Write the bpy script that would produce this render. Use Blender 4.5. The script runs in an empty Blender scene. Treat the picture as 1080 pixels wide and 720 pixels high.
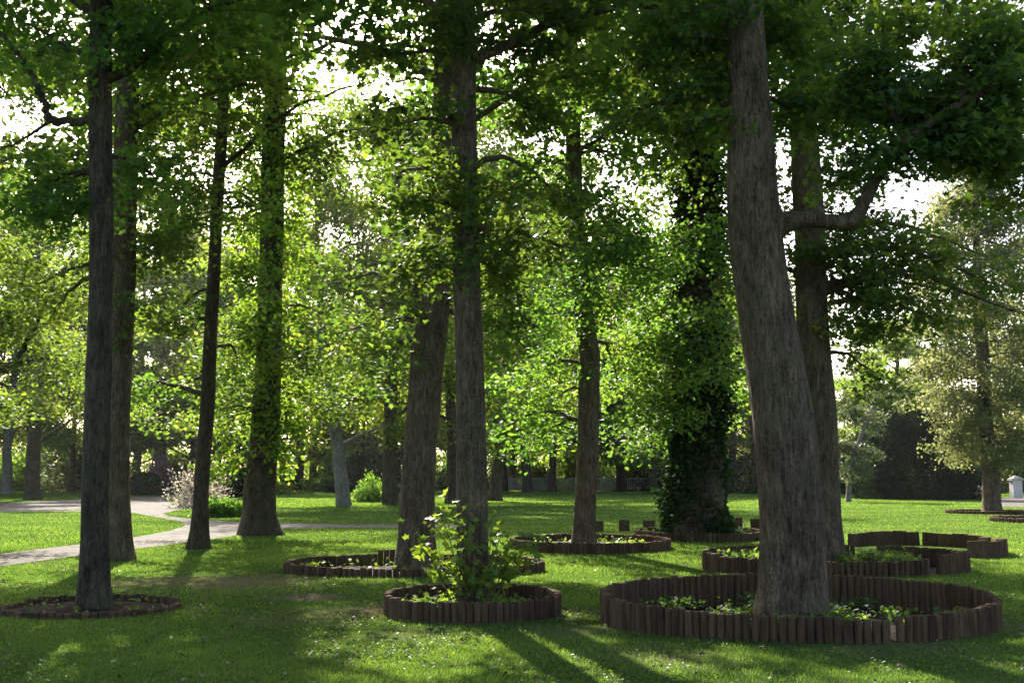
import bpy, math, random
import numpy as np
from mathutils import Vector, noise

# ------------------------------------------------------------------ camera, sky, sun, exposure
S = bpy.context.scene
COL = S.collection
FPX, CAMZ, HOR = 1150.0, 1.6, 503.0
PITCH = math.atan((HOR - 360.0) / FPX)
cam = bpy.data.objects.new('camera', bpy.data.cameras.new('camera'))
COL.objects.link(cam)
cam.location = (0, 0, CAMZ)
cam.rotation_euler = (math.pi / 2 + PITCH, 0, 0)
cam.data.sensor_width = 36.0
cam.data.lens = FPX / 1080 * 36.0
cam.data.clip_end = 2000
S.camera = cam

SUN_AZ, SUN_EL = math.radians(-13.0), math.radians(35.0)     # azimuth from +Y towards +X
W = bpy.data.worlds.new('World'); S.world = W; W.use_nodes = True
sky = W.node_tree.nodes.new('ShaderNodeTexSky')
sky.sky_type = 'NISHITA'; sky.sun_disc = False
sky.sun_elevation = SUN_EL; sky.sun_rotation = SUN_AZ
sky.air_density = 1.0; sky.dust_density = 3.5; sky.ozone_density = 1.0
W.node_tree.links.new(sky.outputs['Color'], W.node_tree.nodes['Background'].inputs['Color'])
W.node_tree.nodes['Background'].inputs['Strength'].default_value = 0.105
sl = bpy.data.lights.new('sun', 'SUN'); sl.energy = 5.0; sl.angle = math.radians(0.55); sl.color = (1.0, 0.93, 0.80)
sun = bpy.data.objects.new('sun', sl); COL.objects.link(sun)
sdir = Vector((math.sin(SUN_AZ) * math.cos(SUN_EL), math.cos(SUN_AZ) * math.cos(SUN_EL), math.sin(SUN_EL)))
sun.rotation_euler = (-sdir).to_track_quat('-Z', 'Y').to_euler()
sun.location = (-20, 60, 60)
S.view_settings.view_transform = 'Standard'
S.view_settings.look = 'None'
S.view_settings.exposure = 1.85
S.view_settings.gamma = 1.0
S.view_settings.use_curve_mapping = False
S.cycles.max_bounces = 10
S.cycles.diffuse_bounces = 5
S.cycles.transmission_bounces = 6
S.cycles.use_denoising = True
HAZE = 0.00010

# ------------------------------------------------------------------ picture-to-place helpers
CA, SA = math.cos(PITCH), math.sin(PITCH)
def ray(px, py):
    dx, dy = (px - 540) / FPX, (360 - py) / FPX
    return Vector((dx, CA - dy * SA, SA + dy * CA))
def G(px, py, z=0.0):
    r = ray(px, py); t = (z - CAMZ) / r.z
    return Vector((r.x * t, r.y * t, z))
def P(px, py, Y):
    r = ray(px, py); t = Y / r.y
    return Vector((r.x * t, Y, CAMZ + r.z * t))
def wpx(w, Y, py=500):
    return w * Y / ray(540, py).y / FPX

# ------------------------------------------------------------------ node helpers and materials
def newmat(name):
    m = bpy.data.materials.new(name); m.use_nodes = True
    nt = m.node_tree; nt.nodes.clear()
    out = nt.nodes.new('ShaderNodeOutputMaterial')
    return m, nt, out
def N(nt, t, **kw):
    n = nt.nodes.new(t)
    for k, v in kw.items():
        if k in n.inputs: n.inputs[k].default_value = v
        else: setattr(n, k, v)
    return n
def ramp(nt, stops, fac=None):
    r = nt.nodes.new('ShaderNodeValToRGB')
    e = r.color_ramp.elements
    while len(e) < len(stops): e.new(0.5)
    for i, (p, c) in enumerate(stops):
        e[i].position = p; e[i].color = (*c, 1) if len(c) == 3 else c
    if fac is not None: nt.links.new(fac, r.inputs['Fac'])
    return r

def leaf_material(name, dark, mid, light, trans=0.5, tcol=None, rough=0.55, spec=0.3):
    m, nt, out = newmat(name)
    at = N(nt, 'ShaderNodeAttribute', attribute_name='leafvar')
    oi = N(nt, 'ShaderNodeObjectInfo')
    r = ramp(nt, [(0.0, dark), (0.55, mid), (1.0, light)], at.outputs['Fac'])
    hsv = N(nt, 'ShaderNodeHueSaturation')
    mr = N(nt, 'ShaderNodeMapRange'); mr.inputs['To Min'].default_value = 0.485; mr.inputs['To Max'].default_value = 0.515
    nt.links.new(oi.outputs['Random'], mr.inputs['Value'])
    nt.links.new(mr.outputs['Result'], hsv.inputs['Hue'])
    mr2 = N(nt, 'ShaderNodeMapRange'); mr2.inputs['To Min'].default_value = 0.8; mr2.inputs['To Max'].default_value = 1.2
    nt.links.new(oi.outputs['Random'], mr2.inputs['Value'])
    nt.links.new(mr2.outputs['Result'], hsv.inputs['Value'])
    nt.links.new(r.outputs['Color'], hsv.inputs['Color'])
    bs = N(nt, 'ShaderNodeBsdfPrincipled', Roughness=rough)
    bs.inputs['Specular IOR Level'].default_value = spec
    nt.links.new(hsv.outputs['Color'], bs.inputs['Base Color'])
    tr = N(nt, 'ShaderNodeBsdfTranslucent')
    mul = N(nt, 'ShaderNodeMix', data_type='RGBA', blend_type='MULTIPLY')
    mul.inputs['Factor'].default_value = 1.0
    nt.links.new(hsv.outputs['Color'], mul.inputs['A'])
    mul.inputs['B'].default_value = (*(tcol or (3.9, 3.4, 1.05)), 1)
    nt.links.new(mul.outputs['Result'], tr.inputs['Color'])
    mx = N(nt, 'ShaderNodeMixShader', Fac=trans)
    nt.links.new(bs.outputs[0], mx.inputs[1]); nt.links.new(tr.outputs[0], mx.inputs[2])
    nt.links.new(mx.outputs[0], out.inputs['Surface'])
    return m

def bark_material(name, dark, light, moss=0.25, scale=1.0, flake=0.0):
    m, nt, out = newmat(name)
    tc = N(nt, 'ShaderNodeTexCoord')
    mp = N(nt, 'ShaderNodeMapping'); mp.inputs['Scale'].default_value = (scale, scale, scale * 0.16)
    nt.links.new(tc.outputs['Object'], mp.inputs['Vector'])
    n2 = N(nt, 'ShaderNodeTexNoise', Scale=30.0, Detail=6.0, Roughness=0.7, Distortion=0.6)
    nt.links.new(mp.outputs[0], n2.inputs['Vector'])
    mp2 = N(nt, 'ShaderNodeMapping'); mp2.inputs['Scale'].default_value = (scale, scale, scale * 0.45)
    nt.links.new(tc.outputs['Object'], mp2.inputs['Vector'])
    n4 = N(nt, 'ShaderNodeTexNoise', Scale=55.0, Detail=4.0, Roughness=0.7)
    nt.links.new(mp2.outputs[0], n4.inputs['Vector'])
    n3 = N(nt, 'ShaderNodeTexNoise', Scale=2.2, Detail=5.0, Roughness=0.6)
    nt.links.new(tc.outputs['Object'], n3.inputs['Vector'])
    h = N(nt, 'ShaderNodeMix', data_type='FLOAT'); h.inputs['Factor'].default_value = 0.4
    nt.links.new(n2.outputs['Fac'], h.inputs['A']); nt.links.new(n4.outputs['Fac'], h.inputs['B'])
    c = ramp(nt, [(0.40, dark), (0.5, tuple((a + b) / 2 for a, b in zip(dark, light))), (0.61, light)], h.outputs[0])
    n5 = N(nt, 'ShaderNodeTexNoise', Scale=5.5, Detail=5.0, Roughness=0.65); nt.links.new(mp2.outputs[0], n5.inputs['Vector'])
    r5 = ramp(nt, [(.32, (.6, .58, .56)), (.5, (1, 1, 1)), (.68, (1.45, 1.45, 1.4))], n5.outputs['Fac'])
    cm = N(nt, 'ShaderNodeMix', data_type='RGBA', blend_type='MULTIPLY'); cm.inputs['Factor'].default_value = 1
    nt.links.new(c.outputs['Color'], cm.inputs['A']); nt.links.new(r5.outputs['Color'], cm.inputs['B'])
    # lichen and moss in blotches with shapes of their own
    ms = ramp(nt, [(0.5, (0, 0, 0)), (0.68, (moss, moss, moss))], n3.outputs['Fac'])
    mxc = N(nt, 'ShaderNodeMix', data_type='RGBA')
    nt.links.new(ms.outputs['Color'], mxc.inputs['Factor']); nt.links.new(cm.outputs['Result'], mxc.inputs['A'])
    mxc.inputs['B'].default_value = (0.09, 0.115, 0.05, 1)
    bs = N(nt, 'ShaderNodeBsdfPrincipled', Roughness=0.9)
    bs.inputs['Specular IOR Level'].default_value = 0.15
    nt.links.new(mxc.outputs['Result'], bs.inputs['Base Color'])
    bp = N(nt, 'ShaderNodeBump', Strength=1.0, Distance=0.07)
    nt.links.new(h.outputs[0], bp.inputs['Height']); nt.links.new(bp.outputs[0], bs.inputs['Normal'])
    nt.links.new(bs.outputs[0], out.inputs['Surface'])
    return m

def plain_material(name, c1, c2, scale=8.0, rough=0.85, bump=0.3, stretch=(1, 1, 1), dist=0.01):
    m, nt, out = newmat(name)
    tc = N(nt, 'ShaderNodeTexCoord'); oi = N(nt, 'ShaderNodeObjectInfo')
    add = N(nt, 'ShaderNodeVectorMath', operation='ADD')
    sc = N(nt, 'ShaderNodeVectorMath', operation='SCALE'); sc.inputs['Scale'].default_value = 37.0
    cmb = N(nt, 'ShaderNodeCombineXYZ')
    for k in 'XYZ': nt.links.new(oi.outputs['Random'], cmb.inputs[k])
    nt.links.new(cmb.outputs[0], sc.inputs[0])
    nt.links.new(tc.outputs['Object'], add.inputs[0]); nt.links.new(sc.outputs[0], add.inputs[1])
    mp = N(nt, 'ShaderNodeMapping'); mp.inputs['Scale'].default_value = stretch
    nt.links.new(add.outputs[0], mp.inputs['Vector'])
    n = N(nt, 'ShaderNodeTexNoise', Scale=scale, Detail=6.0, Roughness=0.65)
    nt.links.new(mp.outputs[0], n.inputs['Vector'])
    r = ramp(nt, [(0.3, c1), (0.7, c2)], n.outputs['Fac'])
    hsv = N(nt, 'ShaderNodeHueSaturation'); mr = N(nt, 'ShaderNodeMapRange')
    mr.inputs['To Min'].default_value = 0.7; mr.inputs['To Max'].default_value = 1.3
    nt.links.new(oi.outputs['Random'], mr.inputs['Value']); nt.links.new(mr.outputs['Result'], hsv.inputs['Value'])
    nt.links.new(r.outputs['Color'], hsv.inputs['Color'])
    bs = N(nt, 'ShaderNodeBsdfPrincipled', Roughness=rough); bs.inputs['Specular IOR Level'].default_value = 0.05
    nt.links.new(hsv.outputs['Color'], bs.inputs['Base Color'])
    bp = N(nt, 'ShaderNodeBump', Strength=bump, Distance=dist)
    nt.links.new(n.outputs['Fac'], bp.inputs['Height']); nt.links.new(bp.outputs[0], bs.inputs['Normal'])
    nt.links.new(bs.outputs[0], out.inputs['Surface'])
    return m

M = {}
M['leaf'] = leaf_material('maple_leaf', (0.028, 0.062, 0.021), (0.047, 0.096, 0.029), (0.082, 0.132, 0.036))
M['leaf_far'] = leaf_material('woodland_leaf', (0.038, 0.070, 0.019), (0.064, 0.104, 0.026), (0.108, 0.142, 0.034), trans=0.55)
M['leaf_bright'] = leaf_material('sapling_leaf', (0.050, 0.098, 0.022), (0.074, 0.130, 0.028), (0.108, 0.156, 0.034), trans=0.48)
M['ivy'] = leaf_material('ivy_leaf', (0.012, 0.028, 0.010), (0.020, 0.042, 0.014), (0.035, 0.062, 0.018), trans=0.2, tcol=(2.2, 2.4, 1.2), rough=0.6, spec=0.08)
M['yew'] = leaf_material('yew_needle', (0.010, 0.022, 0.012), (0.016, 0.032, 0.016), (0.028, 0.048, 0.022), trans=0.12, tcol=(2, 2, 1.2), rough=0.8, spec=0.03)
M['cedar'] = leaf_material('cypress_spray', (0.075, 0.098, 0.045), (0.135, 0.160, 0.074), (0.21, 0.22, 0.12), trans=0.5, tcol=(2.0, 1.95, 1.2))
M['weep'] = leaf_material('weeping_leaf', (0.04, 0.06, 0.03), (0.07, 0.095, 0.045), (0.11, 0.13, 0.065), trans=0.35, tcol=(2, 2, 1.2))
M['pale'] = leaf_material('pale_blossom', (0.22, 0.21, 0.17), (0.36, 0.33, 0.28), (0.55, 0.5, 0.44), trans=0.35, tcol=(1.3, 1.25, 1.1))
M['pink'] = leaf_material('pink_blossom', (0.18, 0.09, 0.13), (0.28, 0.15, 0.2), (0.4, 0.24, 0.3), trans=0.35, tcol=(1.4, 1.2, 1.3))
M['grass'] = leaf_material('grass_blade', (0.042, 0.080, 0.020), (0.064, 0.114, 0.028), (0.102, 0.148, 0.040), trans=0.5, tcol=(3.0, 2.8, 1.1), rough=0.7)
M['litter'] = leaf_material('dry_leaf', (0.07, 0.04, 0.02), (0.12, 0.08, 0.04), (0.26, 0.20, 0.11), trans=0.15, tcol=(1.2, 1.1, 1))
M['bark'] = bark_material('grey_bark', (0.040, 0.028, 0.0175), (0.205, 0.150, 0.097))
M['bark_dark'] = bark_material('dark_bark', (0.024, 0.018, 0.012), (0.125, 0.096, 0.066), moss=0.35)
M['bark_pale'] = bark_material('pale_bark', (0.09, 0.08, 0.065), (0.30, 0.275, 0.235), moss=0.15)
M['stake'] = plain_material('weathered_stake_wood', (0.044, 0.027, 0.0155), (0.128, 0.081, 0.049), scale=9, stretch=(3, 3, 0.35), bump=0.6)
M['soil'] = plain_material('bed_soil', (0.014, 0.010, 0.007), (0.042, 0.031, 0.020), scale=14, bump=1.0, dist=0.05)
M['gravel'] = plain_material('gravel', (0.062, 0.054, 0.046), (0.155, 0.138, 0.124), scale=2.2, bump=0.6, dist=0.03)
M['fence'] = plain_material('pale_painted_wood', (0.24, 0.25, 0.26), (0.36, 0.37, 0.38), scale=4)
M['stone'] = plain_material('pale_stone', (0.36, 0.34, 0.31), (0.52, 0.5, 0.46), scale=6)

# ------------------------------------------------------------------ object helpers
def tag(o, label, cat, group=None, kind=None):
    if label: o['label'] = label
    if cat: o['category'] = cat
    if group: o['group'] = group
    if kind: o['kind'] = kind
    return o
def empty(name, loc, label, cat, group=None):
    o = bpy.data.objects.new(name, None); COL.objects.link(o); o.location = loc
    o.empty_display_size = 0.3
    return tag(o, label, cat, group)
def link(name, me, parent=None, loc=None):
    o = bpy.data.objects.new(name, me); COL.objects.link(o)
    if parent: o.parent = parent
    if loc is not None: o.location = loc
    return o
class MB:
    def __init__(s): s.v = []; s.f = []
    def add(s, vs, fs):
        b = len(s.v); s.v.extend(vs); s.f.extend([tuple(i + b for i in f) for f in fs])
    def tube(s, path, radii, k=8, cap=True, wob=None):
        n = len(path); rings = []
        t = (path[1] - path[0]).normalized()
        u = t.orthogonal().normalized()
        vs, fs = [], []
        for i in range(n):
            tn = (path[min(i + 1, n - 1)] - path[max(i - 1, 0)])
            tn = tn.normalized() if tn.length > 1e-6 else t
            u = (u - tn * u.dot(tn)).normalized(); w = tn.cross(u)
            for j in range(k):
                a = 2 * math.pi * j / k
                r = radii[i] * (wob(i, a, path[i]) if wob else 1.0)
                vs.append(path[i] + u * (math.cos(a) * r) + w * (math.sin(a) * r))
            t = tn
        for i in range(n - 1):
            for j in range(k):
                a, b = i * k + j, i * k + (j + 1) % k
                fs.append((a, b, b + k, a + k))
        if cap: fs.append(tuple((n - 1) * k + j for j in range(k)))
        s.add(vs, fs)
    def box(s, x0, y0, z0, x1, y1, z1):
        s.add([Vector(c) for c in ((x0,y0,z0),(x1,y0,z0),(x1,y1,z0),(x0,y1,z0),(x0,y0,z1),(x1,y0,z1),(x1,y1,z1),(x0,y1,z1))],
              [(0,3,2,1),(4,5,6,7),(0,1,5,4),(1,2,6,5),(2,3,7,6),(3,0,4,7)])
    def mesh(s, name, mat, smooth=True):
        me = bpy.data.meshes.new(name)
        me.from_pydata([tuple(v) for v in s.v], [], s.f); me.update()
        me.materials.append(mat)
        if smooth: me.polygons.foreach_set('use_smooth', [True] * len(me.polygons))
        return me

LOBED = (np.array([[0,0,0],[1,0,-.08],[-.02,.40,.05],[.24,.20,.03],[.60,.50,.07],[.62,.19,.02],[-.02,-.40,.05],[.24,-.20,.03],[.60,-.50,.07],[.62,-.19,.02]], float),
         [(0,1,5,4,3,2), (0,6,7,8,9,1)])
OVAL = (np.array([[0,0,0],[1,0,-.10],[.28,.36,.07],[.72,.29,.04],[.28,-.36,.07],[.72,-.29,.04]], float),
        [(0,1,3,2), (0,4,5,1)])
BLADE = (np.array([[0,.5,0],[0,-.5,0],[1,0,0]], float), [(0,1,2)])
def leaves(name, pos, size, mat, rng, tmpl=OVAL, tilt=0.75, axis=None, var=None, width=1.0):
    """one mesh of many separate leaves: pos (n,3), size (n,)"""
    pos = np.asarray(pos, float); n = len(pos)
    T, F = tmpl
    if axis is None:
        nz = np.stack([rng.normal(0, tilt, n), rng.normal(0, tilt, n), np.ones(n)], 1)
        nz /= np.linalg.norm(nz, axis=1)[:, None]
        ax = rng.normal(size=(n, 3)); ax -= nz * (ax * nz).sum(1)[:, None]
        ax[:, 2] -= 0.15
    else:
        ax = np.asarray(axis, float)
        nz = rng.normal(size=(n, 3))
        nz -= ax * ((ax * nz).sum(1) / (ax * ax).sum(1))[:, None]
        nz /= np.linalg.norm(nz, axis=1)[:, None]
    ax /= np.linalg.norm(ax, axis=1)[:, None]
    bi = np.cross(nz, ax)
    s = np.broadcast_to(np.asarray(size, float), (n,))[:, None, None]
    V = pos[:, None, :] + s * (T[None, :, 0:1] * ax[:, None, :] + width * T[None, :, 1:2] * bi[:, None, :] + T[None, :, 2:3] * nz[:, None, :])
    k = len(T); fl = len(F[0]); nf = len(F)
    idx = (np.arange(n) * k)[:, None, None] + np.array(F)[None]
    me = bpy.data.meshes.new(name)
    me.vertices.add(n * k); me.vertices.foreach_set('co', V.astype(np.float32).ravel())
    me.loops.add(n * nf * fl); me.loops.foreach_set('vertex_index', idx.astype(np.int32).ravel())
    me.polygons.add(n * nf)
    me.polygons.foreach_set('loop_start', (np.arange(n * nf) * fl).astype(np.int32))
    me.update(calc_edges=True)
    a = me.attributes.new('leafvar', 'FLOAT', 'POINT')
    vv = rng.random(n) if var is None else np.asarray(var)
    a.data.foreach_set('value', np.repeat(vv, k).astype(np.float32))
    me.materials.append(mat)
    return me

# ------------------------------------------------------------------ tree growing
def catmull(pts, per=6):
    p = [pts[0] * 2 - pts[1]] + list(pts) + [pts[-1] * 2 - pts[-2]]
    out = []
    for i in range(1, len(p) - 2):
        for j in range(per):
            t = j / per
            a, b, c, d = p[i-1], p[i], p[i+1], p[i+2]
            out.append(0.5 * ((2*b) + (c - a)*t + (2*a - 5*b + 4*c - d)*t*t + (3*b - a - 3*c + d)*t**3))
    out.append(pts[-1].copy()); return out
def along(path, t):
    f = t * (len(path) - 1); i = min(int(f), len(path) - 2)
    return path[i].lerp(path[i + 1], f - i), (path[i + 1] - path[i]).normalized()

SHAFTS = [(G(20, 702), .28), (G(48, 687), .22), (G(455, 668), .42), (G(445, 700), .40), (G(470, 690), .35), (G(595, 690), .24), (G(622, 708), .24), (G(572, 676), .2),
          (G(606, 651), .22), (G(322, 630), .22), (G(140, 600), .35), (G(165, 588), .35), (P(490, 575, 12.9), .6), (P(465, 590, 12.8), .5), (P(455, 555, 12.9), .45), (P(450, 230, 13.4), 1.0), (P(525, 255, 14), .7), (G(530, 655), .22),
          (G(640, 610), .55), (G(690, 592), .5), (G(560, 545), 1.0), (G(590, 541), .8), (G(940, 546), 1.2), (G(1010, 556), .6), (G(640, 552), .7), (G(220, 545), .8), (G(700, 628), .2), (G(1050, 590), .4),
          (P(390, 330, 18), .9), (P(360, 300, 18.5), .9), (P(380, 220, 18), 1.2), (P(430, 190, 13), .7), (P(410, 100, 19), 1.2), (P(430, 250, 13), .5), (P(345, 380, 30), 1.2), (P(240, 400, 30), 1.2), (P(150, 360, 25), 1.2), (P(170, 420, 25), 1.0), (P(30, 330, 29), 1.6), (P(30, 200, 14), .8), (G(700, 700), .25), (G(780, 690), .22)]
class Tree:
    def __init__(s, name, label, cat, path, radii, mat, seed, group=None, k=22, flare=0.5, flare_h=0.3, knots=()):
        """path in world space, from below the ground up"""
        s.rng = np.random.default_rng(seed); s.rnd = random.Random(seed)
        s.base = Vector((path[0].x, path[0].y, 0)); s.mat = mat
        s.root = empty(name, s.base, label, cat, group)
        s.path = path; s.rad = radii; s.fl = (flare, flare_h)
        pts, rr = [], []
        for i in range(len(path) - 1):
            n = max(2, int((path[i+1] - path[i]).length / (0.12 if path[i].z < 1.2 else 0.3)))
            n = min(n, 60)
            for j in range(n):
                pts.append(path[i].lerp(path[i+1], j / n)); rr.append(radii[i] + (radii[i+1] - radii[i]) * j / n)
        pts.append(path[-1]); rr.append(radii[-1])
        sx = s.rnd.uniform(0, 50); nl = s.rnd.choice([4, 5, 6]); ph = s.rnd.uniform(0, 6)
        def wob(i, a, c):
            z = max(c.z, 0)
            q = Vector((math.cos(a) * 1.3 + sx, math.sin(a) * 1.3, c.z * 0.7))
            f = 1 + 0.07 * noise.noise(q) + 0.03 * noise.noise(q * 4)
            f += flare * math.exp(-z / flare_h) * (0.55 + 0.45 * math.cos(nl * a + ph + 0.8 * math.sin(a)))
            for kz, ka, kr in knots:
                da = math.atan2(math.sin(a - ka), math.cos(a - ka))
                f += kr * math.exp(-((c.z - kz) / 0.16) ** 2 - (da / 0.5) ** 2)
            return f
        # the trunk sways a little instead of running ruler-straight
        off = [Vector((noise.noise(Vector((sx, p.z * 0.35, 0))), noise.noise(Vector((sx + 9, p.z * 0.35, 0))), 0)) * rr[i] * 0.35 for i, p in enumerate(pts)]
        mb = MB(); mb.tube([p - s.base + o for p, o in zip(pts, off)], rr, k=k, wob=wob)
        s.trunk = link('trunk', mb.mesh('trunk', mat), s.root)
        s.anchor = []
    def at_z(s, z):
        z = max(s.path[0].z + 0.2, min(z, s.path[-1].z - 0.1))
        for i in range(len(s.path) - 1):
            if s.path[i].z <= z <= s.path[i+1].z:
                t = (z - s.path[i].z) / (s.path[i+1].z - s.path[i].z)
                return s.path[i].lerp(s.path[i+1], t), s.rad[i] + (s.rad[i+1] - s.rad[i]) * t
        return s.path[-1], s.rad[-1]
    def limb(s, pts, r0, n, nsub=9, sublen=1.2, sig=0.22, size=0.12, leafy_from=0.35, lobed=None, r1=None, name='limb', collar=0.0, jitter=1.0):
        rnd = s.rnd
        ctl = catmull(pts, 6)
        L = sum((ctl[i+1] - ctl[i]).length for i in range(len(ctl) - 1))
        jit = min(0.05, L * 0.012) * jitter
        path = [p + Vector((rnd.uniform(-jit, jit), rnd.uniform(-jit, jit), rnd.uniform(-jit, jit))) if 0 < i < len(ctl) - 1 else p for i, p in enumerate(ctl)]
        r1 = r1 or max(0.008, r0 * 0.22)
        rr = [r0 + (r1 - r0) * (i / (len(path) - 1)) ** 0.8 for i in range(len(path))]
        if collar:
            dd = 0.0
            for i in range(len(path)):
                if i: dd += (path[i] - path[i-1]).length
                rr[i] *= 1 + collar * math.exp(-(dd / .34) ** 2)
        mb = MB(); mb.tube([p - s.base for p in path], rr, k=14 if collar else (8 if r0 > 0.05 else 6))
        anc = []
        for q in range(nsub):
            t = leafy_from + (1 - leafy_from) * (q + rnd.random()) / nsub
            c, tn = along(path, min(t, 0.999))
            side = Vector((rnd.gauss(0, 1), rnd.gauss(0, 1), rnd.gauss(0.05, 0.35)))
            d = (tn * 0.55 + side.normalized() * 0.9).normalized()
            ln = sublen * rnd.uniform(0.5, 1.1)
            sp = [c]
            for w in range(3):
                d = (d + Vector((rnd.gauss(0, .18), rnd.gauss(0, .18), rnd.gauss(-0.07, .12)))).normalized()
                sp.append(sp[-1] + d * ln / 3)
            rs = max(0.006, r0 * 0.2 * (1.1 - t * 0.6))
            mb.tube([p - s.base for p in sp], [rs, rs * .7, rs * .45, rs * .25], k=5)
            anc += [sp[1].lerp(sp[2], .5), sp[2], sp[3], sp[3]]
        o = link(name, mb.mesh('limb', s.mat), s.root)
        if anc and n: s.anchor.append((anc, int(n * 1.8), sig * 1.12, size * .80))
        return o
    def reach(s, px, py, Y, n=900, r0=None, droop=0.12, frm=None, **kw):
        """a limb that leaves the trunk and arches over to the place seen at px, py at depth Y"""
        e = P(px, py, Y)
        d = math.hypot(e.x - s.base.x, e.y - s.base.y)
        c, r = s.at_z(e.z + s.rnd.uniform(-0.1, 0.3) * d * 0.6)
        if frm is not None: c, d, r = frm, (e - frm).length * .6, .08
        m1 = c.lerp(e, 0.45) + Vector((s.rnd.gauss(0, .06) * d, s.rnd.gauss(0, .06) * d, droop * d))
        s.limb([c, m1, e], r0 or min(r * 0.45, 0.03 + 0.014 * d), n, **kw)
    def crown_limbs(s, nl, z0, z1, rad, n, size, elev=0.35, thin=0.32, **kw):
        for i in range(nl):
            f = (i + s.rnd.random() * .6) / nl
            z = z0 + (z1 - z0) * f
            a = i * 2.399 + s.rnd.uniform(-.4, .4)
            R = rad * (0.55 + 0.6 * math.sin(math.pi * min(1, 0.25 + 0.75 * f))) * s.rnd.uniform(.75, 1.1)
            c, r = s.at_z(z)
            e = Vector((c.x + math.cos(a) * R, c.y + math.sin(a) * R, z + elev * R * s.rnd.uniform(.3, 1.4)))
            m1 = c.lerp(e, .5) + Vector((0, 0, .12 * R))
            s.limb([c, m1, e], min(r * .5, .02 + .015 * R), int(n * (thin if f > .3 else 1)), size=size, **kw)
    def leaf(s, mat, tmpl=OVAL, name='crown', tilt=0.75, clear=()):
        P_, Z_ = [], []
        for anc, n, sig, size in s.anchor:
            A = np.array([tuple(p) for p in anc])
            i = s.rng.integers(0, len(A), n)
            p = A[i] + s.rng.normal(size=(n, 3)) * np.array([sig, sig, sig * .6])
            P_.append(p); Z_.append(size * s.rng.uniform(.5, 1.4, n))
        p = np.concatenate(P_); z = np.concatenate(Z_)
        keep = p[:, 2] > 0.35
        p, z = p[keep], z[keep]
        for q, r_ in SHAFTS:
            d = p - np.array(q); al = d @ np.array(sdir)
            off = np.linalg.norm(d - al[:, None] * np.array(sdir), axis=1)
            keep = (al < 1.2) | (off > 1.2 * r_ * (1 + .35 * s.rng.normal(size=len(p))))
            p, z = p[keep], z[keep]
        # neighbouring leaves share a tint
        v = np.clip(0.5 + 0.33 * np.sin(p[:, 0] * 1.7 + np.sin(p[:, 1] * 1.3)) * np.sin(p[:, 2] * 2.1 + p[:, 1]) + s.rng.normal(0, .22, len(p)), 0, 1)
        me = leaves(name, p - np.array(s.base), z, mat, s.rng, tmpl, tilt, var=v)
        o = link(name, me, s.root); s.anchor = []
        return o
    def trunk_leaves(s, z0, z1, n, size, mat, name, out=0.25, tmpl=OVAL):
        z = s.rng.uniform(z0, z1, n)
        a = s.rng.uniform(0, 2 * math.pi, n)
        clus = name == 'shoot_foliage'
        if clus:
            K = max(6, n // 42); ci = s.rng.integers(0, K, n)
            cz, ca, co = s.rng.uniform(z0, z1, K), s.rng.uniform(0, 2 * math.pi, K), np.abs(s.rng.normal(0, out, K)) + .1
            z = cz[ci]; a = ca[ci]
        pos = np.zeros((n, 3)); ax = np.zeros((n, 3))
        for i in range(n):
            c, r = s.at_z(float(z[i]))
            lump = 0.35 + 2.4 * max(0, noise.noise(Vector((math.cos(a[i]) * 1.1, math.sin(a[i]) * 1.1, z[i] * .8 + s.base.x))) + 0.12)
            q = r * (1 + .8 * s.fl[0] * math.exp(-z[i] / s.fl[1])) + abs(s.rng.normal(0, out)) * lump
            if clus:
                q = r + co[ci[i]]
                g_ = s.rng.normal(0, 1, 3) * (.21, .21, .17)
                pos[i] = (c.x + math.cos(a[i]) * q + g_[0], c.y + math.sin(a[i]) * q + g_[1], z[i] + g_[2] - .08 * (g_[0] ** 2 + g_[1] ** 2))
                ax[i] = s.rng.normal(0, .6, 3) + np.array([math.cos(a[i]) * .5, math.sin(a[i]) * .5, -.45])
                continue
            pos[i] = (c.x + math.cos(a[i]) * q, c.y + math.sin(a[i]) * q, z[i])
            ax[i] = (math.cos(a[i]) + s.rng.normal(0, .5), math.sin(a[i]) + s.rng.normal(0, .5), -0.5 + s.rng.normal(0, .4))
        me = leaves(name, pos - np.array(s.base), size * s.rng.uniform(.6, 1.2, n), mat, s.rng, tmpl, axis=ax)
        return link(name, me, s.root)

def pixtrunk(pts, Y, H, topr=0.10, lean=(0, 0)):
    """pts: (px, py, width_px) up the trunk at depth Y; continued upward to height H"""
    path, rad = [], []
    for px, py, w in pts:
        p = P(px, py, Y); path.append(p); rad.append(wpx(w, Y, py) / 2)
    b = path[0].copy(); b.z = -0.15
    path[0].z = max(path[0].z, 0.0) if False else path[0].z
    path.insert(0, b); rad.insert(0, rad[0])
    if path[1].z <= 0.02: path.pop(1); rad.pop(1)
    d = path[-1] - path[-2]; z = path[-1].z
    if H > z + 1:
        sl = Vector((d.x / d.z, d.y / d.z, 1)) * 0.6
        path.append(path[-1] + Vector((sl.x * (H - z) * .5, sl.y * (H - z) * .5, (H - z) * .5))); rad.append(rad[-1] * .65)
        path.append(path[-1] + Vector((sl.x * (H - z) * .3, lean[1], (H - z) * .5))); rad.append(0.05)
    return path, rad

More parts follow.
